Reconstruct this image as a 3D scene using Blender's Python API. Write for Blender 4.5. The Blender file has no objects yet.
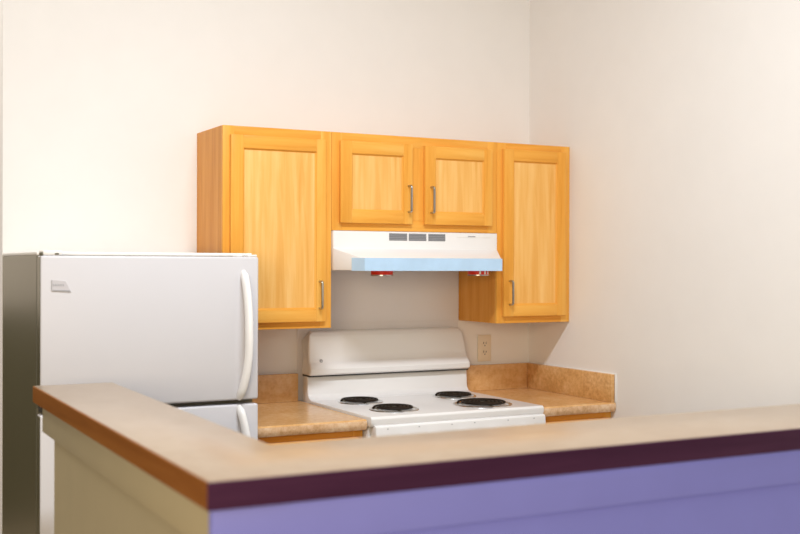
import bpy, bmesh, math
from mathutils import Vector, Matrix
C = bpy.context.scene
COL = C.collection

# ------------------------------------------------------------------ camera
cam_d = bpy.data.cameras.new('camera')
cam = bpy.data.objects.new('camera', cam_d)
COL.objects.link(cam)
yaw, pitch, roll = 0.4856, -0.0018, 0.0029
fw = Vector((math.sin(yaw)*math.cos(pitch), math.cos(yaw)*math.cos(pitch), math.sin(pitch)))
rt = Vector((math.cos(yaw), -math.sin(yaw), 0)); up = rt.cross(fw)
rt2 = rt*math.cos(roll) + up*math.sin(roll)
up2 = -rt*math.sin(roll) + up*math.cos(roll)
m = Matrix((rt2, up2, -fw)).transposed().to_4x4()
m.translation = Vector((-1.7906, -4.2786, 1.4761))
cam.matrix_world = m
cam_d.sensor_width = 36.0
cam_d.lens = 36.0*1116.85/800.0
cam_d.clip_start = 0.05
cam_d.dof.use_dof = True
cam_d.dof.focus_distance = 4.2
cam_d.dof.aperture_fstop = 2.8
C.camera = cam

# ------------------------------------------------------------------ world, lights, exposure
w = bpy.data.worlds.new('world'); C.world = w; w.use_nodes = True
bg = w.node_tree.nodes['Background']
bg.inputs[0].default_value = (0.92, 0.95, 1.0, 1); bg.inputs[1].default_value = 0.34
def area(name, loc, rot, sx, sy, power, col):
    d = bpy.data.lights.new(name, 'AREA'); d.shape = 'RECTANGLE'
    d.size = sx; d.size_y = sy; d.energy = power; d.color = col
    o = bpy.data.objects.new(name, d); COL.objects.link(o)
    o.location = loc; o.rotation_euler = rot
    return o
key = area('kitchen_ceiling_light', (-0.65, -2.35, 3.45), (0.2, 0, 0), 1.2, 0.2, 66, (0.94, 1.0, 1.06))
key.data.spread = math.radians(155)
area('hall_ceiling_light', (-2.2, 0.9, 3.6), (0.25, 0, 0), 0.9, 0.5, 70, (1.0, 0.95, 0.88))
area('front_fill_light', (-3.3, -5.6, 1.9), (math.pi/2, 0, -0.6), 2.2, 1.5, 128, (1.0, 0.80, 0.52))  # unseen warm fill lamp, added behind the camera to lift shaded walls
vs = C.view_settings
vs.view_transform = 'Standard'; vs.look = 'None'; vs.gamma = 1.0; vs.use_curve_mapping = False
vs.exposure = -0.06

# ------------------------------------------------------------------ materials
def new_mat(name):
    mt = bpy.data.materials.new(name); mt.use_nodes = True
    nt = mt.node_tree; b = nt.nodes['Principled BSDF']
    return mt, nt, b
def ramp(nt, stops):
    r = nt.nodes.new('ShaderNodeValToRGB'); e = r.color_ramp.elements
    while len(e) < len(stops): e.new(0.5)
    for i, (p, c) in enumerate(stops):
        e[i].position = p; e[i].color = (*c, 1)
    return r
def plain(name, col, rough=0.5, metal=0.0, spec=0.5, coat=0.0, var=0.0, scale=8, bump=0.0, bscale=120):
    mt, nt, b = new_mat(name)
    b.inputs['Roughness'].default_value = rough; b.inputs['Metallic'].default_value = metal
    b.inputs['Specular IOR Level'].default_value = spec; b.inputs['Coat Weight'].default_value = coat
    b.inputs['Coat Roughness'].default_value = 0.1
    tc = nt.nodes.new('ShaderNodeTexCoord')
    n = nt.nodes.new('ShaderNodeTexNoise'); n.inputs['Scale'].default_value = scale; n.inputs['Detail'].default_value = 4
    nt.links.new(tc.outputs['Object'], n.inputs['Vector'])
    lo = tuple(c*(1-var) for c in col); hi = tuple(min(1, c*(1+var)) for c in col)
    r = ramp(nt, [(0.3, lo), (0.7, hi)])
    nt.links.new(n.outputs['Fac'], r.inputs[0]); nt.links.new(r.outputs[0], b.inputs['Base Color'])
    if bump:
        n2 = nt.nodes.new('ShaderNodeTexNoise'); n2.inputs['Scale'].default_value = bscale; n2.inputs['Detail'].default_value = 3
        nt.links.new(tc.outputs['Object'], n2.inputs['Vector'])
        bp = nt.nodes.new('ShaderNodeBump'); bp.inputs['Strength'].default_value = bump; bp.inputs['Distance'].default_value = 0.002
        nt.links.new(n2.outputs['Fac'], bp.inputs['Height']); nt.links.new(bp.outputs[0], b.inputs['Normal'])
    return mt
def wood(name, dark, mid, light, axis='z', rough=0.35, offset=0.0, cathedral=0.0):
    mt, nt, b = new_mat(name)
    tc = nt.nodes.new('ShaderNodeTexCoord'); mp = nt.nodes.new('ShaderNodeMapping')
    a, l = 1.0, 0.055
    mp.inputs['Scale'].default_value = {'z': (a, a, l), 'x': (l, a, a), 'y': (a, l, a)}[axis]
    mp.inputs['Location'].default_value = (offset, offset*0.7, offset*0.3)
    nt.links.new(tc.outputs['Object'], mp.inputs['Vector'])
    n1 = nt.nodes.new('ShaderNodeTexNoise'); n1.inputs['Scale'].default_value = 38; n1.inputs['Detail'].default_value = 5
    n1.inputs['Roughness'].default_value = 0.6; n1.inputs['Distortion'].default_value = 0.6
    nt.links.new(mp.outputs[0], n1.inputs['Vector'])
    n2 = nt.nodes.new('ShaderNodeTexNoise'); n2.inputs['Scale'].default_value = 9; n2.inputs['Detail'].default_value = 2
    n2.inputs['Distortion'].default_value = 1.2
    nt.links.new(mp.outputs[0], n2.inputs['Vector'])
    mx = nt.nodes.new('ShaderNodeMath'); mx.operation = 'MULTIPLY_ADD'
    mx.inputs[1].default_value = 0.55
    nt.links.new(n1.outputs['Fac'], mx.inputs[0])
    m2 = nt.nodes.new('ShaderNodeMath'); m2.operation = 'MULTIPLY'; m2.inputs[1].default_value = 0.45
    nt.links.new(n2.outputs['Fac'], m2.inputs[0]); nt.links.new(m2.outputs[0], mx.inputs[2])
    r = ramp(nt, [(0.34, dark), (0.5, mid), (0.66, light)])
    nt.links.new(mx.outputs[0], r.inputs[0]); nt.links.new(r.outputs[0], b.inputs['Base Color'])
    b.inputs['Roughness'].default_value = rough
    b.inputs['Specular IOR Level'].default_value = 0.15
    return mt
def laminate(name, cols, scale=45, rough=0.25, spec=0.5):
    mt, nt, b = new_mat(name)
    tc = nt.nodes.new('ShaderNodeTexCoord')
    n = nt.nodes.new('ShaderNodeTexNoise'); n.inputs['Scale'].default_value = scale; n.inputs['Detail'].default_value = 6
    n.inputs['Roughness'].default_value = 0.7
    n2 = nt.nodes.new('ShaderNodeTexNoise'); n2.inputs['Scale'].default_value = scale*0.14; n2.inputs['Detail'].default_value = 2
    nt.links.new(tc.outputs['Object'], n.inputs['Vector']); nt.links.new(tc.outputs['Object'], n2.inputs['Vector'])
    mx = nt.nodes.new('ShaderNodeMath'); mx.operation = 'MULTIPLY_ADD'; mx.inputs[1].default_value = 0.65
    m2 = nt.nodes.new('ShaderNodeMath'); m2.operation = 'MULTIPLY'; m2.inputs[1].default_value = 0.35
    nt.links.new(n.outputs['Fac'], mx.inputs[0]); nt.links.new(n2.outputs['Fac'], m2.inputs[0]); nt.links.new(m2.outputs[0], mx.inputs[2])
    r = ramp(nt, [(0.36, cols[0]), (0.5, cols[1]), (0.64, cols[2])])
    nt.links.new(mx.outputs[0], r.inputs[0]); nt.links.new(r.outputs[0], b.inputs['Base Color'])
    b.inputs['Roughness'].default_value = rough; b.inputs['Specular IOR Level'].default_value = spec
    return mt

WD, WM, WL = (0.72, 0.30, 0.04), (0.82, 0.385, 0.065), (0.87, 0.47, 0.105)
M = {}
M['wall'] = plain('wall_paint', (0.82, 0.80, 0.785), 0.85, var=0.01, bump=0.08, bscale=90)
M['hallwall'] = plain('hall_paint', (0.58, 0.53, 0.47), 0.85, var=0.01)
M['ceiling'] = plain('ceiling_paint', (0.82, 0.80, 0.77), 0.9, var=0.01)
M['floor'] = laminate('vinyl_floor', ((0.20, 0.15, 0.10), (0.26, 0.20, 0.14), (0.32, 0.25, 0.18)), 20, 0.4)
M['wood_v'] = wood('maple_vertical', WD, WM, WL, 'z')
M['wood_v2'] = wood('maple_panel', (0.76, 0.36, 0.075), (0.86, 0.48, 0.14), (0.93, 0.59, 0.23), 'z', offset=3.3)
M['wood_h'] = wood('maple_horizontal', WD, WM, WL, 'x', offset=1.7)
M['wood_in'] = wood('maple_cabinet_side', (0.60, 0.22, 0.025), (0.70, 0.29, 0.045), (0.78, 0.37, 0.085), 'z', offset=5.1)
M['enamel'] = plain('white_enamel', (0.82, 0.81, 0.81), 0.22, spec=0.5, var=0.004)
M['enamel_fridge'] = plain('fridge_door_enamel', (0.61, 0.60, 0.63), 0.38, spec=0.45, var=0.006, bump=0.05, bscale=300)
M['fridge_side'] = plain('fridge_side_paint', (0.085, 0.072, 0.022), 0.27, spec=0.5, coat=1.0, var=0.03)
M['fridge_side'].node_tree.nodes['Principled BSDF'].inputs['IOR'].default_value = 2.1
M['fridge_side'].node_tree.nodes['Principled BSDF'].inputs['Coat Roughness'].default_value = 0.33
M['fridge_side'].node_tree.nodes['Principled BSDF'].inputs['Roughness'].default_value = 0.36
M['fridge_top'] = plain('fridge_top_paint', (0.80, 0.78, 0.75), 0.4, var=0.01)
M['gasket'] = plain('rubber_gasket', (0.10, 0.09, 0.06), 0.7, var=0.05)
M['chrome'] = plain('brushed_nickel', (0.48, 0.47, 0.45), 0.3, metal=1.0, var=0.02)
M['pan'] = plain('drip_pan_chrome', (0.62, 0.62, 0.62), 0.15, metal=1.0, var=0.03)
M['coil'] = plain('burner_coil', (0.016, 0.010, 0.006), 0.6, spec=0.2, var=0.3)
M['dark'] = plain('dark_gap', (0.03, 0.03, 0.03), 0.6, var=0.05)
M['grey'] = plain('grey_print', (0.33, 0.33, 0.35), 0.5, var=0.02)
M['slot'] = plain('vent_slot_grey', (0.20, 0.21, 0.23), 0.6, var=0.05)
M['film'] = plain('blue_protective_film', (0.48, 0.69, 0.93), 0.25, spec=0.5, var=0.05, scale=14)
M['splash'] = plain('splash_panel_white', (0.74, 0.71, 0.72), 0.4, spec=0.4, var=0.01)
M['ivory'] = plain('ivory_plastic', (0.78, 0.68, 0.54), 0.35, var=0.01)
M['red'] = plain('red_label', (0.75, 0.03, 0.015), 0.4, var=0.05)
M['caulk'] = plain('white_caulk', (0.88, 0.87, 0.86), 0.6, var=0.01)
M['counter'] = laminate('tan_laminate', ((0.60, 0.32, 0.11), (0.71, 0.41, 0.17), (0.78, 0.51, 0.26)), 45, 0.22)
M['edge'] = laminate('speckled_laminate_edge', ((0.52, 0.28, 0.12), (0.72, 0.46, 0.26), (0.87, 0.66, 0.46)), 60, 0.3)
M['bartop'] = laminate('bar_laminate', ((0.31, 0.225, 0.155), (0.335, 0.25, 0.175), (0.36, 0.275, 0.20)), 22, 0.28)
M['band'] = wood('bar_edge_band_bluish_light', (0.050, 0.014, 0.043), (0.066, 0.020, 0.056), (0.085, 0.028, 0.070), 'x', 0.4)  # same band as the side, dim bluish front light mixed into its colour
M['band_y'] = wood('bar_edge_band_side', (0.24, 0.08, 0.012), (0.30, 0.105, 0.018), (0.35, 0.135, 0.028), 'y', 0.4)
M['beige'] = plain('beige_panel_paint', (0.47, 0.40, 0.25), 0.55, var=0.02)
M['purple'] = plain('front_panel_bluish_light', (0.26, 0.275, 0.80), 0.5, var=0.02)  # bluish light on the bar front is put into this colour

# ------------------------------------------------------------------ mesh helpers (all shapes in world coordinates)
def nb(): return bmesh.new()
def box(bm, x0, x1, y0, y1, z0, z1, bev=0.0, seg=2, mi=0):
    t = bmesh.new()
    bmesh.ops.create_cube(t, size=1.0)
    for v in t.verts:
        v.co = Vector(((x0+x1)/2 + v.co.x*(x1-x0), (y0+y1)/2 + v.co.y*(y1-y0), (z0+z1)/2 + v.co.z*(z1-z0)))
    if bev: bmesh.ops.bevel(t, geom=t.edges[:], offset=bev, segments=seg, affect='EDGES', profile=0.5)
    for f in t.faces: f.material_index = mi
    merge(bm, t)
def merge(bm, t):
    me = bpy.data.meshes.new('t'); t.to_mesh(me); t.free(); bm.from_mesh(me); bpy.data.meshes.remove(me)
def prism(bm, pts, axis, a, b, bev=0.0, seg=2, mi=0):
    """polygon pts extruded along axis from a to b. axis x: pts=(y,z); y: (x,z); z: (x,y)"""
    def P(p, t):
        return {'x': (t, p[0], p[1]), 'y': (p[0], t, p[1]), 'z': (p[0], p[1], t)}[axis]
    t = bmesh.new()
    va = [t.verts.new(P(p, a)) for p in pts]; vb = [t.verts.new(P(p, b)) for p in pts]
    t.faces.new(va); t.faces.new(vb[::-1])
    n = len(pts)
    for i in range(n): t.faces.new((va[i], vb[i], vb[(i+1) % n], va[(i+1) % n]))
    bmesh.ops.recalc_face_normals(t, faces=t.faces[:])
    if bev: bmesh.ops.bevel(t, geom=t.edges[:], offset=bev, segments=seg, affect='EDGES', profile=0.5)
    for f in t.faces: f.material_index = mi
    merge(bm, t)
def tube(bm, pts, r, n=10, closed=False, flat=(1.0, 1.0)):
    """swept tube; r may be list"""
    pts = [Vector(p) for p in pts]; N = len(pts); rings = []
    prev = None
    for i, p in enumerate(pts):
        if closed: d = pts[(i+1) % N]-pts[i-1]
        else: d = pts[min(i+1, N-1)]-pts[max(i-1, 0)]
        d.normalize()
        ref = Vector((0, 0, 1)) if abs(d.z) < 0.9 else Vector((1, 0, 0))
        if prev is not None: ref = prev
        u = (ref - d*ref.dot(d)).normalized(); v = d.cross(u); prev = u
        rr = r[i] if isinstance(r, (list, tuple)) else r
        rings.append([bm.verts.new(p + u*math.cos(2*math.pi*k/n)*rr*flat[0] + v*math.sin(2*math.pi*k/n)*rr*flat[1]) for k in range(n)])
    for i in range(N if closed else N-1):
        A, B = rings[i], rings[(i+1) % N]
        for k in range(n): bm.faces.new((A[k], A[(k+1) % n], B[(k+1) % n], B[k]))
    if not closed:
        bm.faces.new(rings[0][::-1]); bm.faces.new(rings[-1])
def lathe(bm, c, prof, n=40, axis='z', cap=True):
    """prof = [(r, h)...] around axis through c"""
    rings = []
    for r, h in prof:
        ring = []
        for k in range(n):
            a = 2*math.pi*k/n; x, y = r*math.cos(a), r*math.sin(a)
            if axis == 'z': p = (c[0]+x, c[1]+y, c[2]+h)
            else: p = (c[0]+x, c[1]-h, c[2]+y)      # axis y, h toward the viewer (-y)
            ring.append(bm.verts.new(p))
        rings.append(ring)
    for A, B in zip(rings, rings[1:]):
        for k in range(n): bm.faces.new((A[k], A[(k+1) % n], B[(k+1) % n], B[k]))
    if cap:
        bm.faces.new(rings[0][::-1]); bm.faces.new(rings[-1])
def wpos(o):
    p = Vector((0, 0, 0))
    while o: p += o.location; o = o.parent
    return p
def part(name, bm, mats, parent=None, smooth=True, origin=None):
    bmesh.ops.recalc_face_normals(bm, faces=bm.faces[:])
    # origin at the middle of the bounding box
    xs = [v.co for v in bm.verts]
    lo = Vector([min(v[i] for v in xs) for i in range(3)]); hi = Vector([max(v[i] for v in xs) for i in range(3)])
    c = (lo+hi)/2 if origin is None else Vector(origin)
    bmesh.ops.translate(bm, verts=bm.verts[:], vec=-c)
    me = bpy.data.meshes.new(name); bm.to_mesh(me); bm.free()
    if not isinstance(mats, (list, tuple)): mats = [mats]
    for mt in mats: me.materials.append(mt)
    o = bpy.data.objects.new(name, me); COL.objects.link(o)
    if parent: o.parent = parent; o.location = c - wpos(parent)
    else: o.location = c
    if smooth:
        for p in me.polygons: p.use_smooth = True
        me.set_sharp_from_angle(angle=math.radians(35))
    return o
def thing(name, label, cat, loc, group=None):
    o = bpy.data.objects.new(name, None); COL.objects.link(o); o.location = loc
    o.empty_display_size = 0.1
    o['label'] = label; o['category'] = cat
    if group: o['group'] = group
    return o
def tag(o, label, cat, group=None):
    o['label'] = label; o['category'] = cat
    if group: o['group'] = group
    return o
def struct(name, bm, mt, label=None):
    o = part(name, bm, mt, smooth=False); o['kind'] = 'structure'
    if label: o['label'] = label
    return o

XR = 1.139
# ------------------------------------------------------------------ room shell
b = nb(); box(b, -5.0, XR+0.12, -5.6, 4.2, -0.1, 0.0); struct('floor', b, M['floor'], 'tan vinyl floor')
b = nb(); box(b, -5.0, XR+0.12, -3.6, 4.2, 4.1, 4.2); struct('ceiling', b, M['ceiling'], 'white ceiling')
b = nb(); box(b, -1.172, XR+0.12, 0.0, 0.12, 0.0, 4.1); struct('wall_back', b, M['wall'], 'cream wall behind the cabinets')
b = nb(); box(b, XR, XR+0.12, -3.6, 0.0, 0.0, 4.1); struct('wall_right', b, M['wall'], 'cream wall right of the cabinets')
b = nb(); box(b, -5.0, XR+0.12, 2.4, 2.52, 0.0, 4.1); struct('wall_hall', b, M['hallwall'], 'wall of the hall beyond the left end of the back wall')
b = nb(); box(b, -5.0, -1.06, 2.37, 2.4, 0.0, 1.22, 0.004); struct('added_reflection_board_1', b, plain('reflection_board_olive', (0.045, 0.04, 0.018), 0.6, var=0.05), 'unseen dark olive board added in the hall for its reflection')  # unseen board, added only to darken the reflection in the refrigerator's side

# splash panel behind the range
b = nb(); box(b, -0.0135, 0.7585, -0.004, -0.0005, 0.86, 1.2305, 0.001); box(b, 0.002, 0.760, -0.004, -0.0005, 1.2305, 1.60, 0.0)
t = tag(part('splash_panel', b, M['splash'], smooth=False), 'pale grey splash panel on the wall between range backguard and hood', 'panel')

# ------------------------------------------------------------------ wall cabinets
D = 0.3134; FR = D; DF = D+0.019     # face frame front, door front
ZT, ZB = 1.9935, 1.231
def handle(parent, x, z0, z1, yf):
    b = nb()
    r = 0.0046; out = 0.027
    pts = [(x, yf+0.001, z0)]
    for k in range(6):
        a = math.pi/2*k/5; pts.append((x, yf-out+0.009-0.009*math.sin(a), z0+0.009-0.009*math.cos(a)))
    for k in range(6):
        a = math.pi/2*k/5; pts.append((x, yf-out+0.009-0.009*math.cos(a), z1-0.009+0.009*math.sin(a)))
    pts.append((x, yf+0.001, z1))
    tube(b, pts, r, 10)
    h = part('handle', b, M['chrome'], parent); h['label'] = 'brushed nickel bow handle'
def door(parent, x0, x1, z0, z1, st, hx, hz0, hz1, sr=0.041):
    """frame-and-panel door; st = stile width"""
    b = nb(); e = 0.0022
    yb, yf = -FR-0.0008, -DF
    box(b, x0, x0+st, yf, yb, z0, z1, e, mi=0); box(b, x1-sr, x1, yf, yb, z0, z1, e, mi=0)
    box(b, x0+st-0.001, x1-sr+0.001, yf+0.0003, yb, z1-st, z1, e, mi=1); box(b, x0+st-0.001, x1-sr+0.001, yf+0.0003, yb, z0, z0+st, e, mi=1)
    # moulded inner edge sloping down to the panel
    s = 0.006; i0, i1, j0, j1 = x0+st, x1-sr, z0+st, z1-st; yp = yf+0.0085
    def quad(ps, mi):
        f = b.faces.new([b.verts.new(p) for p in ps]); f.material_index = mi
    o = [(i0-.001, j0-.001), (i1+.001, j0-.001), (i1+.001, j1+.001), (i0-.001, j1+.001)]; q = [(i0+s, j0+s), (i1-s, j0+s), (i1-s, j1-s), (i0+s, j1-s)]
    for k in range(4):
        a, c = o[k], o[(k+1) % 4]; d, e2 = q[(k+1) % 4], q[k]
        quad([(a[0], yf+0.003, a[1]), (c[0], yf+0.003, c[1]), (d[0], yp, d[1]), (e2[0], yp, e2[1])], 1 if k % 2 == 0 else 0)
    dr = part('door', b, [M['wood_v'], M['wood_h']], parent)
    p = nb(); box(p, i0-0.004, i1+0.004, yp-0.0005, yb-0.002, j0-0.004, j1+0.004)
    part('door_panel', p, M['wood_v2'], dr, smooth=False)
    handle(dr, hx, hz0, hz1, yf)
    return dr
def cabinet(x0, x1, z0, z1, label, frame, doors):
    t = thing('wall_cabinet', label, 'cabinet', ((x0+x1)/2, -D/2, z0), 'maple wall cabinets over the range')
    e = 0.0012
    b = nb(); g = 0.0006
    x0 += g; x1 -= g
    s = 0.016
    box(b, x0, x0+s, -D+0.019, -0.001, z0, z1, 0); box(b, x1-s, x1, -D+0.019, -0.001, z0, z1, 0)
    box(b, x0+s, x1-s, -D+0.019, -0.001, z1-s, z1, 0); box(b, x0+s, x1-s, -D+0.019, -0.001, z0+0.008, z0+0.008+s, 0)
    box(b, x0+s, x1-s, -0.008, -0.001, z0, z1, 0)
    part('cabinet_body', b, M['wood_in'], t, smooth=False)
    l, r, bt, tp = frame
    b = nb(); y0, y1 = -D, -D+0.0188
    box(b, x0, x0+l, y0, y1, z0, z1, e); box(b, x1-r, x1, y0, y1, z0, z1, e)
    box(b, x0+l-.0005, x1-r+.0005, y0+.0002, y1, z1-tp, z1, e, mi=1); box(b, x0+l-.0005, x1-r+.0005, y0+.0002, y1, z0, z0+bt, e, mi=1)
    if len(doors) == 2: box(b, (x0+x1)/2-.035, (x0+x1)/2+.035, y0+.0002, y1, z0+bt, z1-tp, 0)
    part('face_frame', b, [M['wood_v'], M['wood_h']], t)
    for d in doors: door(t, *d)
    return t
XL = -0.442
cabinet(XL, 0.0, ZB, ZT, 'tall maple wall cabinet at the left, behind the refrigerator, one tall door', (.045, .045, .045, .045),
        [(-0.415, -0.030, 1.257, 1.959, 0.049, -0.0575, 1.309, 1.412)])
cabinet(0.0, 0.762, 1.611, ZT, 'short two-door maple wall cabinet directly above the white range hood', (.045, .045, .045, .045),
        [(0.031, 0.349, 1.640, 1.961, 0.049, 0.330, 1.689, 1.793), (0.407, 0.729, 1.640, 1.959, 0.049, 0.434, 1.688, 1.791)])
cabinet(0.762, XR-0.001, ZB, ZT, 'tall maple wall cabinet at the right, against the right wall, one tall door', (.045, .045, .045, .045),
        [(0.787, 1.107, 1.260, 1.966, 0.049, 0.815, 1.311, 1.410, 0.047)])

# ------------------------------------------------------------------ range hood
t = thing('range_hood', 'white range hood with blue protective film along its front lip', 'range hood', (0.381, -0.2, 1.455))
HB, HM, HT = 1.455, 1.540, 1.6095
b = nb()
def hood_shell(bm):
    # rear box plus tapering, sloping canopy
    y1, y2 = -0.322, -0.462; xa, xb, xc, xd = 0.004, 0.758, 0.073, 0.691; zl = 1.499
    V = lambda *p: bm.verts.new(p)
    a = [V(xa, -0.005, HB), V(xb, -0.005, HB), V(xb, -0.005, HT), V(xa, -0.005, HT)]
    top = [V(xa, y1, HT), V(xb, y1, HT)]; mid = [V(xa, y1, HM), V(xb, y1, HM)]
    low = [V(xa, y1, HB), V(xb, y1, HB)]; lip = [V(xc, y2, zl), V(xd, y2, zl)]; bot = [V(xc, y2, HB), V(xd, y2, HB)]
    F = bm.faces.new
    F((a[0], a[1], a[2], a[3])); F((a[3], a[2], top[1], top[0])); F((top[0], top[1], mid[1], mid[0]))
    F((mid[0], mid[1], lip[1], lip[0])); F((lip[0], lip[1], bot[1], bot[0]))
    F((a[0], a[3], top[0], mid[0], low[0])); F((a[1], low[1], mid[1], top[1], a[2]))
    F((low[0], mid[0], lip[0], bot[0])); F((low[1], bot[1], lip[1], mid[1]))
    F((a[0], low[0], bot[0], bot[1], low[1], a[1]))
    bmesh.ops.recalc_face_normals(bm, faces=bm.faces[:])
    bmesh.ops.bevel(bm, geom=[e for e in bm.edges], offset=0.0025, segments=2, affect='EDGES', profile=0.5)
hood_shell(b)
part('hood_shell', b, M['enamel'], t)
# grille slots
for gx0, gx1 in ((0.248, 0.329), (0.337, 0.417), (0.427, 0.506)):
    b = nb(); box(b, gx0, gx1, -0.3228, -0.320, 1.5735, 1.6025, 0.0)
    for k in range(4):
        z = 1.5775+k*0.0068
        box(b, gx0, gx1, -0.3245, -0.321, z, z+0.0022, 0.0, mi=1)
    v = part('vent_grille', b, [M['slot'], M['grey']], t, smooth=False); v['label'] = 'grey slotted vent grille'
b = nb(); box(b, 0.560, 0.725, -0.3235, -0.320, 1.5905, 1.5925, 0.0, mi=0); box(b, 0.615, 0.650, -0.3237, -0.320, 1.5925, 1.5965, 0.0, mi=1)
part('switch_strip', b, [M['fridge_top'], M['grey']], t, smooth=False)
b = nb(); zt_, zb_ = 1.503, 1.4535; off = 0.0012
loop = [(0.043, -0.407), (0.0715, -0.4635), (0.6925, -0.4635), (0.7085, -0.4335)]
inner = [(0.046, -0.4055), (0.0735, -0.4610), (0.6905, -0.4610), (0.7065, -0.4325)]
for k in range(3):
    p, q, p2, q2 = loop[k], loop[k+1], inner[k], inner[k+1]
    prism(b, [p, q, q2, p2], 'z', zb_, zt_)
# film folded over the edge onto the slope and under the lip
prism(b, [(0.073, -0.4625), (0.691, -0.4625), (0.689, -0.452), (0.078, -0.452)], 'z', 1.4535, 1.4545)
f = part('protective_film', b, M['film'], t, smooth=False); f['label'] = 'light blue peel-off film'

# fire suppressor canisters under the hood
for i, (x, lab) in enumerate(((0.197, 'red and silver round canister under the hood, left of the two'),
                              (0.643, 'red and silver round canister under the hood, beside the right cabinet'))):
    c = thing('fire_suppressor', lab, 'canister', (x, -0.36, 1.4325), 'fire canisters under the hood')
    b = nb(); lathe(b, (x, -0.36, 1.437), [(0.043, 0), (0.0435, 0.001), (0.0435, 0.018)], 36); part('can', b, M['red'], c)
    b = nb(); lathe(b, (x, -0.36, 1.4325), [(0.041, 0), (0.0448, 0.001), (0.0448, 0.005), (0.043, 0.006)], 36); o = part('rim', b, M['chrome'], c); o['label'] = 'silver rim'
    if i == 0: continue
    b = nb()
    for a0 in (-2.05, -1.55, -1.15):
        n = 5
        vs_ = []
        for k in range(n+1):
            a = a0+0.10*k/n*1.6
            vs_.append((x+0.0439*math.cos(a), -0.36+0.0439*math.sin(a)))
        for k in range(n):
            A, B = vs_[k], vs_[k+1]
            b.faces.new([b.verts.new((A[0], A[1], 1.4395)), b.verts.new((B[0], B[1], 1.4395)), b.verts.new((B[0], B[1], 1.4525)), b.verts.new((A[0], A[1], 1.4525))])
    part('label_print', b, M['caulk'], c, smooth=False)

# ------------------------------------------------------------------ wall outlet
t = thing('wall_outlet', 'ivory duplex wall outlet above the backsplash, right of the range', 'outlet', (0.896, 0, 1.1025))
b = nb(); box(b, 0.861, 0.931, -0.007, -0.0005, 1.043, 1.162, 0.003, 3); part('cover_plate', b, M['ivory'], t)
for zc in (1.083, 1.122):
    b = nb(); prism(b, [(0.896+0.0165*math.cos(a)*1.0, zc+max(-.0135, min(.0135, 0.0175*math.sin(a)))) for a in [2*math.pi*k/24 for k in range(24)]], 'y', -0.0095, -0.006)
    r_ = part('receptacle', b, M['ivory'], t)
    b = nb(); box(b, 0.8885, 0.8912, -0.0102, -0.009, zc-0.001, zc+0.009); box(b, 0.9008, 0.9035, -0.0102, -0.009, zc-0.001, zc+0.008)
    prism(b, [(0.896+0.0028*math.cos(a), zc-0.0075+0.0028*math.sin(a)) for a in [2*math.pi*k/12 for k in range(12)]], 'y', -0.0102, -0.009)
    part('socket_slots', b, M['dark'], r_, smooth=False)

# ------------------------------------------------------------------ electric range
t = thing('electric_range', 'white electric coil range between the two short counters', 'stove', (0.381, -0.33, 0))
X0, X1 = 0.003, 0.759
CT = 0.925
b = nb(); box(b, X0+.003, X1-.003, -0.63, -0.02, 0.03, 0.885, 0.004)
part('oven_body', b, M['enamel'], t)
for fx in (0.05, 0.70):
    for fy in (-0.58, -0.08):
        b = nb(); lathe(b, (fx, fy, 0.0), [(0.018, 0), (0.018, 0.035)], 12); part('levelling_foot', b, M['dark'], t)
b = nb()
prism(b, [(-0.662, 0.899), (-0.664, 0.917), (-0.656, CT), (-0.118, CT), (-0.096, 0.930), (-0.082, 0.945), (-0.075, 1.019), (-0.03, 1.019), (-0.03, 0.887), (-0.655, 0.887)], 'x', X0-.001, X1+.001, 0.0035, 3)
part('cooktop', b, M['enamel'], t)
b = nb()
prof = [(-0.096, 1.024), (-0.107, 1.031), (-0.109, 1.049), (-0.099, 1.065), (-0.085, 1.080), (-0.062, 1.182), (-0.054, 1.196), (-0.040, 1.203), (-0.012, 1.203), (-0.012, 1.024)]
def backguard(bm):
    n = 26
    rings = []
    # width narrows with height and the top corners are rounded
    def halfw(z):
        f_ = (z-1.024)/(1.203-1.024); wdt = 0.381-0.014*f_
        if z > 1.173: wdt -= 0.03*(1-math.sqrt(max(0, 1-((z-1.173)/0.031)**2)))
        return wdt
    # refine profile
    pr = []
    for (a, c) in zip(prof, prof[1:]+prof[:1]):
        for k in range(4): pr.append((a[0]+(c[0]-a[0])*k/4, a[1]+(c[1]-a[1])*k/4))
    rows = [[bm.verts.new((0.381+s*halfw(z), y, z)) for (y, z) in pr] for s in (-1, 1)]
    m_ = len(pr)
    for k in range(m_): bm.faces.new((rows[0][k], rows[1][k], rows[1][(k+1) % m_], rows[0][(k+1) % m_]))
    e1 = bm.faces.new(rows[0][::-1]); e2 = bm.faces.new(rows[1])
    bmesh.ops.recalc_face_normals(bm, faces=bm.faces[:])
    bmesh.ops.bevel(bm, geom=list(set(e1.edges[:]+e2.edges[:])), offset=0.008, segments=4, affect='EDGES', profile=0.5)
backguard(b)
bgd = part('backguard', b, M['enamel'], t)
b = nb(); box(b, X0+.001, X1-.001, -0.094, -0.02, 1.0185, 1.0245); part('backguard_gap', b, M['dark'], t, smooth=False)
b = nb()
yl, zl = -0.0845, 1.0825
tube(b, [(0.058+0.0058*math.cos(a), yl-0.0022-0.33*0.0058*math.sin(a)*-1, zl+0.0058*math.sin(a)) for a in [2*math.pi*k/24 for k in range(24)]], 0.0014, 6, closed=True)
lathe(b, (0.058, yl+0.003, zl), [(0.0030, 0), (0.0030, 0.004)], 14, 'y')
l_ = part('round_emblem', b, M['grey'], bgd); l_['label'] = 'small grey round emblem'
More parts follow.
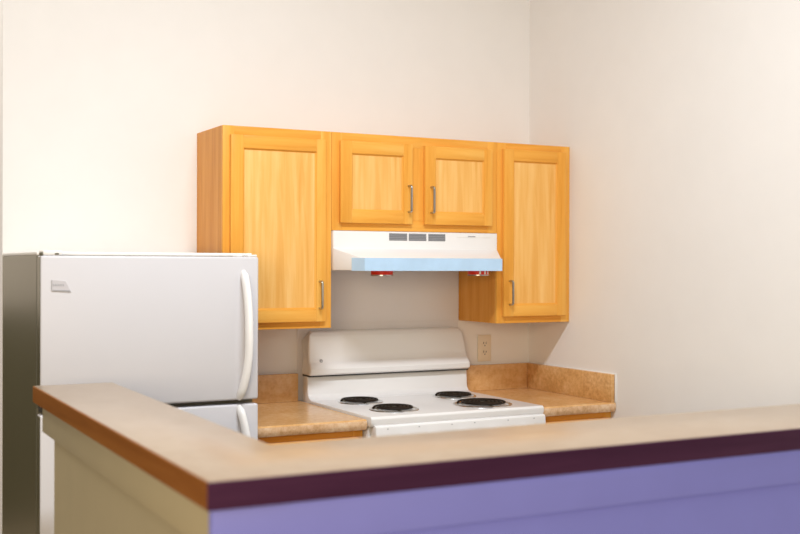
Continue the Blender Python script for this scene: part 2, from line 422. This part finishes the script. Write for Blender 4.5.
# burners
def burner(x, y, pan_r, coil_r, turns):
    b = nb()
    z = CT
    lathe(b, (x, y, z), [(pan_r, 0.0), (pan_r-0.001, 0.003), (pan_r-0.006, 0.0045), (pan_r-0.011, 0.003), (pan_r-0.017, -0.004), (pan_r-0.03, -0.012), (0.022, -0.018), (0.018, -0.017)], 48, cap=False)
    # seat under the bowl so the pan is closed
    p = part('burner', b, M['pan'], t); p['label'] = 'coil burner in a chrome drip pan'
    b = nb(); pts = []
    N = turns*40
    for k in range(N+1):
        a = 2*math.pi*k/40; r = 0.020+(coil_r-0.020)*k/N
        pts.append((x+r*math.cos(a+2.6), y+r*math.sin(a+2.6), z+0.0095))
    # tail dives to the terminal
    a = 2.6
    pts += [(x+(coil_r+0.004)*math.cos(a+.10), y+(coil_r+0.004)*math.sin(a+.10), z+0.005)]
    tube(b, pts, 0.0042, 8)
    o = part('heating_coil', b, M['coil'], p)
    b = nb()
    for k in range(3):
        a = 2*math.pi*k/3+0.4
        d = Vector((math.cos(a), math.sin(a), 0)); n_ = Vector((-d.y, d.x, 0))*0.0012
        c0 = Vector((x, y, 0))
        A, B = c0+d*0.008, c0+d*(coil_r+0.006)
        prism(b, [(A+n_)[:2], (B+n_)[:2], (B-n_)[:2], (A-n_)[:2]], 'z', z-0.001, z+0.0052)
    lathe(b, (x, y, z+0.004), [(0.012, 0), (0.012, 0.0065)], 20)
    part('coil_support', b, M['gasket'], p)
def pan_hole(): pass
burner(0.167, -0.232, 0.093, 0.074, 4)
burner(0.180, -0.499, 0.096, 0.076, 4)
burner(0.605, -0.233, 0.093, 0.074, 4)
burner(0.568, -0.514, 0.118, 0.096, 5)
# front control panel, knobs, oven door
b = nb(); prism(b, [(-0.668, 0.893), (-0.676, 0.888), (-0.684, 0.800), (-0.676, 0.795), (-0.632, 0.795), (-0.632, 0.893)], 'x', X0+.012, X1-.002, 0.002, 2)
cp = part('control_panel', b, M['enamel'], t)
b = nb(); box(b, X0+.004, X1-.004, -0.655, -0.6302, 0.8875, 0.8985); part('cooktop_gap', b, M['dark'], t, smooth=False)
for kx in (0.135, 0.245, 0.381, 0.515, 0.650):
    b = nb(); lathe(b, (kx, -0.680, 0.838), [(0.021, 0), (0.021, 0.006), (0.017, 0.010), (0.016, 0.022), (0.014, 0.024)], 28, 'y')
    box(b, kx-0.003, kx+0.003, -0.7085, -0.700, 0.822, 0.854, 0.001)
    part('knob', b, M['enamel'], t)
for kx in (0.06, 0.190, 0.330, 0.43, 0.58, 0.70):
    b = nb(); box(b, kx, kx+0.004, -0.6785, -0.675, 0.8795, 0.8825)
    part('dial_mark', b, M['grey'], cp, smooth=False)
b = nb(); box(b, X0+.006, X1-.006, -0.672, -0.632, 0.22, 0.790, 0.005); od = part('oven_door', b, M['enamel'], t)
b = nb(); box(b, 0.18, 0.58, -0.6745, -0.671, 0.36, 0.62, 0.001); part('oven_window', b, M['dark'], od)
b = nb(); tube(b, [(0.08, -0.671, 0.745), (0.08, -0.715, 0.745), (0.10, -0.722, 0.745), (0.66, -0.722, 0.745), (0.68, -0.715, 0.745), (0.68, -0.671, 0.745)], 0.010, 10); part('handle', b, M['enamel'], od)
b = nb(); box(b, X0+.006, X1-.006, -0.668, -0.632, 0.05, 0.212, 0.005); part('storage_drawer', b, M['enamel'], t)

# ------------------------------------------------------------------ base cabinets and counters
def base_cab(x0, x1, label, hx):
    t = thing('base_cabinet', label, 'cabinet', ((x0+x1)/2, -0.3, 0), 'maple base cabinets beside the range')
    b = nb(); box(b, x0, x1, -0.585, -0.004, 0.10, 0.872); box(b, x0+.002, x1-.002, -0.52, -0.02, 0.0, 0.10); part('cabinet_body', b, M['wood_in'], t, smooth=False)
    b = nb(); box(b, x0, x0+.04, -0.604, -0.585, 0.10, 0.872, .001); box(b, x1-.04, x1, -0.604, -0.585, 0.10, 0.872, .001)
    box(b, x0+.04, x1-.04, -0.6038, -0.585, 0.835, 0.872, .001, mi=1); box(b, x0+.04, x1-.04, -0.6038, -0.585, 0.655, 0.69, .001, mi=1); box(b, x0+.04, x1-.04, -0.6038, -0.585, 0.10, 0.14, .001, mi=1)
    part('face_frame', b, [M['wood_v'], M['wood_h']], t)
    b = nb(); box(b, x0+.024, x1-.024, -0.623, -0.6045, 0.682, 0.850, .003); dr = part('drawer', b, M['wood_h'], t)
    b = nb(); tube(b, [(hx-.05, -0.622, .766), (hx-.05, -0.645, .766), (hx-.042, -0.65, .766), (hx+.042, -0.65, .766), (hx+.05, -0.645, .766), (hx+.05, -0.622, .766)], 0.0046, 8); part('handle', b, M['chrome'], dr)
    b = nb(); box(b, x0+.024, x1-.024, -0.623, -0.6045, 0.125, 0.662, .003); dr = part('door', b, M['wood_v'], t)
    b = nb(); tube(b, [(x1-.05, -0.622, .52), (x1-.05, -0.645, .52), (x1-.05, -0.65, .528), (x1-.05, -0.65, .612), (x1-.05, -0.645, .62), (x1-.05, -0.622, .62)], 0.0046, 8); part('handle', b, M['chrome'], dr)
base_cab(-0.440, -0.004, 'maple base cabinet between refrigerator and range, mostly hidden', -0.22)
base_cab(0.768, XR-0.002, 'maple base cabinet right of the range, against the right wall', 0.95)
ctp = [(-0.636, 0.886), (-0.6385, 0.898), (-0.636, 0.909), (-0.629, 0.914), (-0.004, 0.914), (-0.004, 0.873), (-0.612, 0.873), (-0.630, 0.876)]
def counter(x0, x1, label):
    t = thing('countertop', label, 'countertop', ((x0+x1)/2, -0.32, 0.873), 'laminate countertops beside the range')
    b = nb(); prism(b, ctp, 'x', x0, x1); 
    b.normal_update()
    o = part('counter_slab', b, [M['counter'], M['edge']], t)
    for p in o.data.polygons:
        if p.normal.y < -0.6: p.material_index = 1
    return t
ct = counter(-0.458, -0.002, 'short tan laminate countertop between refrigerator and range')
b = nb(); box(b, -0.458, -0.016, -0.023, -0.004, 0.9142, 1.0285, 0.002); part('backsplash', b, M['counter'], ct)
ct = counter(0.764, XR-0.003, 'tan laminate corner countertop right of the range')
b = nb(); box(b, 0.764, XR-.023, -0.023, -0.004, 0.9142, 1.0285, 0.002); o = part('backsplash', b, M['counter'], ct); o['label'] = 'rear backsplash strip'
b = nb(); box(b, XR-.0225, XR-.004, -0.630, -0.004, 0.9142, 1.0285, 0.002); o = part('backsplash', b, laminate('speckled_backsplash', ((0.50, 0.25, 0.075), (0.66, 0.37, 0.14), (0.78, 0.50, 0.25)), 70, 0.3), ct); o['label'] = 'speckled side backsplash strip on the right wall'
b = nb(); box(b, XR-.0045, XR-.0005, -0.6335, -0.026, 1.0275, 1.032, 0.001); box(b, XR-.0045, XR-.0005, -0.637, -0.630, 0.9145, 1.032, 0.001); o = part('caulk_line', b, M['caulk'], ct); o['label'] = 'white caulk line'

# ------------------------------------------------------------------ refrigerator
FX0, FX1 = -1.171, -0.465; FY = -0.755; FT = 1.502
t = thing('refrigerator', 'white top-freezer refrigerator left of the counter', 'refrigerator', ((FX0+FX1)/2, -0.39, 0))
b = nb(); box(b, FX0, FX1, FY+.065, -0.004, 1.5035, 1.5145, 0.003, 2); part('top_panel', b, M['fridge_top'], t)
b = nb(); box(b, FX0, FX1, FY+.065, -0.004, 0.04, 1.503, 0.001, 1)
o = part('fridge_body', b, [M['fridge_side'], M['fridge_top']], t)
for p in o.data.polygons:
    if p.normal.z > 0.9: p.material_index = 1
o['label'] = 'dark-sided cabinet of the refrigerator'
for fx in (FX0+.06, FX1-.06):
    for fy in (FY+.12, -0.08):
        b = nb(); lathe(b, (fx, fy, 0), [(0.02, 0), (0.02, 0.045)], 12); part('roller_foot', b, M['gasket'], t)
GZ0, GZ1 = 1.012, 1.027
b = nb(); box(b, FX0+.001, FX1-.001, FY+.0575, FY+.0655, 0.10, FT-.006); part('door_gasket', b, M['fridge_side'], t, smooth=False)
b = nb(); box(b, FX0, FX1, FY, FY+.058, GZ1, FT, 0.007, 3); fd = part('freezer_door', b, M['enamel_fridge'], t)
b = nb(); box(b, FX0, FX1, FY, FY+.058, 0.09, GZ0, 0.007, 3); ld = part('fridge_door', b, M['enamel_fridge'], t)
b = nb(); box(b, FX0+.01, FX1-.01, FY+.03, FY+.07, 0.03, 0.085, 0.003); part('toe_grille', b, M['gasket'], t)
def fhandle(parent, zend, zbase, name='handle'):
    # bowed grip: base near the door gap, sweeps out and returns at the far end
    b = nb(); pts = []; N = 26; L = zend-zbase
    for k in range(N+1):
        s = k/N
        y = FY+0.004-0.046*math.sin(math.pi*min(1, max(0, s)))**0.55
        x = -0.5135 - 0.0055*(max(0, (s-.6)/.4))**2 - 0.0200*(max(0, (.4-s)/.4))**2
        pts.append((x, y, zbase+L*s))
    rs = [0.0165]*len(pts)
    rs[0] = rs[-1] = 0.010
    tube(b, pts, rs, 14, flat=(1.0, 0.75))
    part(name, b, M['enamel'], parent)
fhandle(fd, 1.452, 1.032)
fhandle(ld, 0.55, 1.006)
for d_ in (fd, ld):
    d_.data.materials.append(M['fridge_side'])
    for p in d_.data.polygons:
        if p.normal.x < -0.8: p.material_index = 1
# hinge covers on top
b = nb(); box(b, FX0+.008, FX0+.066, FY+.004, FY+.10, FT+0.0005, FT+.016, 0.005); box(b, FX0, FX0+.0085, FY+.002, FY+.022, FT+.0005, FT+.010, 0.001, mi=1)
box(b, FX0+.044, FX0+.056, FY+.0025, FY+.006, FT+.003, FT+.008, 0.001, mi=1)
o = part('hinge_cover', b, [M['fridge_top'], M['gasket']], t)
b = nb(); box(b, FX1-.036, FX1-.004, FY+.006, FY+.05, FT+0.0005, FT+.007, 0.002); box(b, FX1-.075, FX1-.055, FY+.006, FY+.05, FT+0.0005, FT+.004, 0.001)
part('door_stop', b, M['fridge_top'], t)
# badge with a slanted right end
b = nb(); prism(b, [(-1.138, 1.395), (-1.080, 1.392), (-1.096, 1.424), (-1.138, 1.428)], 'y', FY-.002, FY+.001, 0.0006, 1)
bd = part('badge', b, plain('badge_silver', (0.55, 0.53, 0.55), 0.3, var=0.02), fd)
b = nb()
box(b, -1.1385, -1.1365, FY-.0026, FY-.001, 1.396, 1.427); prism(b, [(-1.137, 1.3935), (-1.080, 1.3905), (-1.084, 1.3955), (-1.137, 1.3965)], 'y', FY-.0028, FY-.001)
for k, (x_, w_, h_) in enumerate(((-1.134, .0022, .007), (-1.1285, .003, .006), (-1.124, .0015, .006), (-1.120, .003, .0055), (-1.1145, .003, .0055), (-1.1095, .002, .006), (-1.105, .003, .0055))):
    box(b, x_, x_+w_, FY-.0026, FY-.001, 1.411-h_/2, 1.411+h_/2)
part('badge_lettering', b, M['grey'], bd, smooth=False)

# ------------------------------------------------------------------ breakfast bar
BX, BY, BZ, BT = -1.235, -2.577, 1.1315, 0.0455
FARY, INX, REY = -1.005, -1.012, -2.272
t = thing('bar_countertop', 'long L-shaped tan laminate bar top with a dark edge band in the foreground', 'countertop', (BX+.6, BY+.2, BZ-BT))
b = nb()
e = 0.004
prism(b, [(BX+e, BY+e), (XR-.002, BY+e), (XR-.002, REY), (INX, REY), (INX, FARY), (BX+e, FARY)], 'z', BZ-BT, BZ, 0.0012, 2)
part('bar_slab', b, M['bartop'], t)
b = nb(); box(b, BX, XR-.002, BY, BY+e-.0002, BZ-BT-.0005, BZ-.0008, 0.0008, 1); o = part('edge_band', b, M['band'], t); o['label'] = 'front edge band with dim bluish light in its colour'
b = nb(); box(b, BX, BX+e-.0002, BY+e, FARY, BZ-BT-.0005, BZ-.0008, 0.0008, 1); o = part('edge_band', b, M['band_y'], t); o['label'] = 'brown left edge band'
t = thing('bar_wall', 'half-height bar wall with front tinted lavender for bluish light and beige left side under the bar top', 'half wall', (BX+.6, BY+.2, 0))
AZ = 1.010; T2 = BZ-BT-.0008
ax, ay = BX+.014, BY+.020     # apron faces
b = nb(); box(b, ax, XR-.002, ay, ay+.018, AZ, T2, 0.0015); o = part('apron_board', b, M['purple'], t); o['label'] = 'front apron board with bluish light in its colour'
b = nb(); box(b, ax, ax+.018, ay+.0185, -1.075, AZ, T2, 0.0015); o = part('apron_board', b, M['beige'], t); o['label'] = 'beige apron board'
b = nb(); box(b, ax+.010, XR-.002, ay+.0165, ay+.024, 0.0, AZ-.0005); o = part('front_panel', b, M['purple'], t, smooth=False); o['label'] = 'front panel with bluish light in its colour'
b = nb(); box(b, ax+.010, ax+.024, ay+.0245, -1.195, 0.0, AZ-.0005); o = part('side_panel', b, M['beige'], t, smooth=False); o['label'] = 'beige side panel'
b = nb()
prism(b, [(ax+.0245, ay+.0245), (XR-.002, ay+.0245), (XR-.002, ay+.16), (ax+.16, ay+.16), (ax+.16, -1.195), (ax+.0245, -1.195)], 'z', 0.0, T2)
part('wall_core', b, M['beige'], t, smooth=False)
b = nb(); box(b, BX+.006, BX+.022, -1.072, -1.058, T2-.022, T2, 0.002); o = part('bracket', b, M['dark'], t); o['label'] = 'small dark bracket'
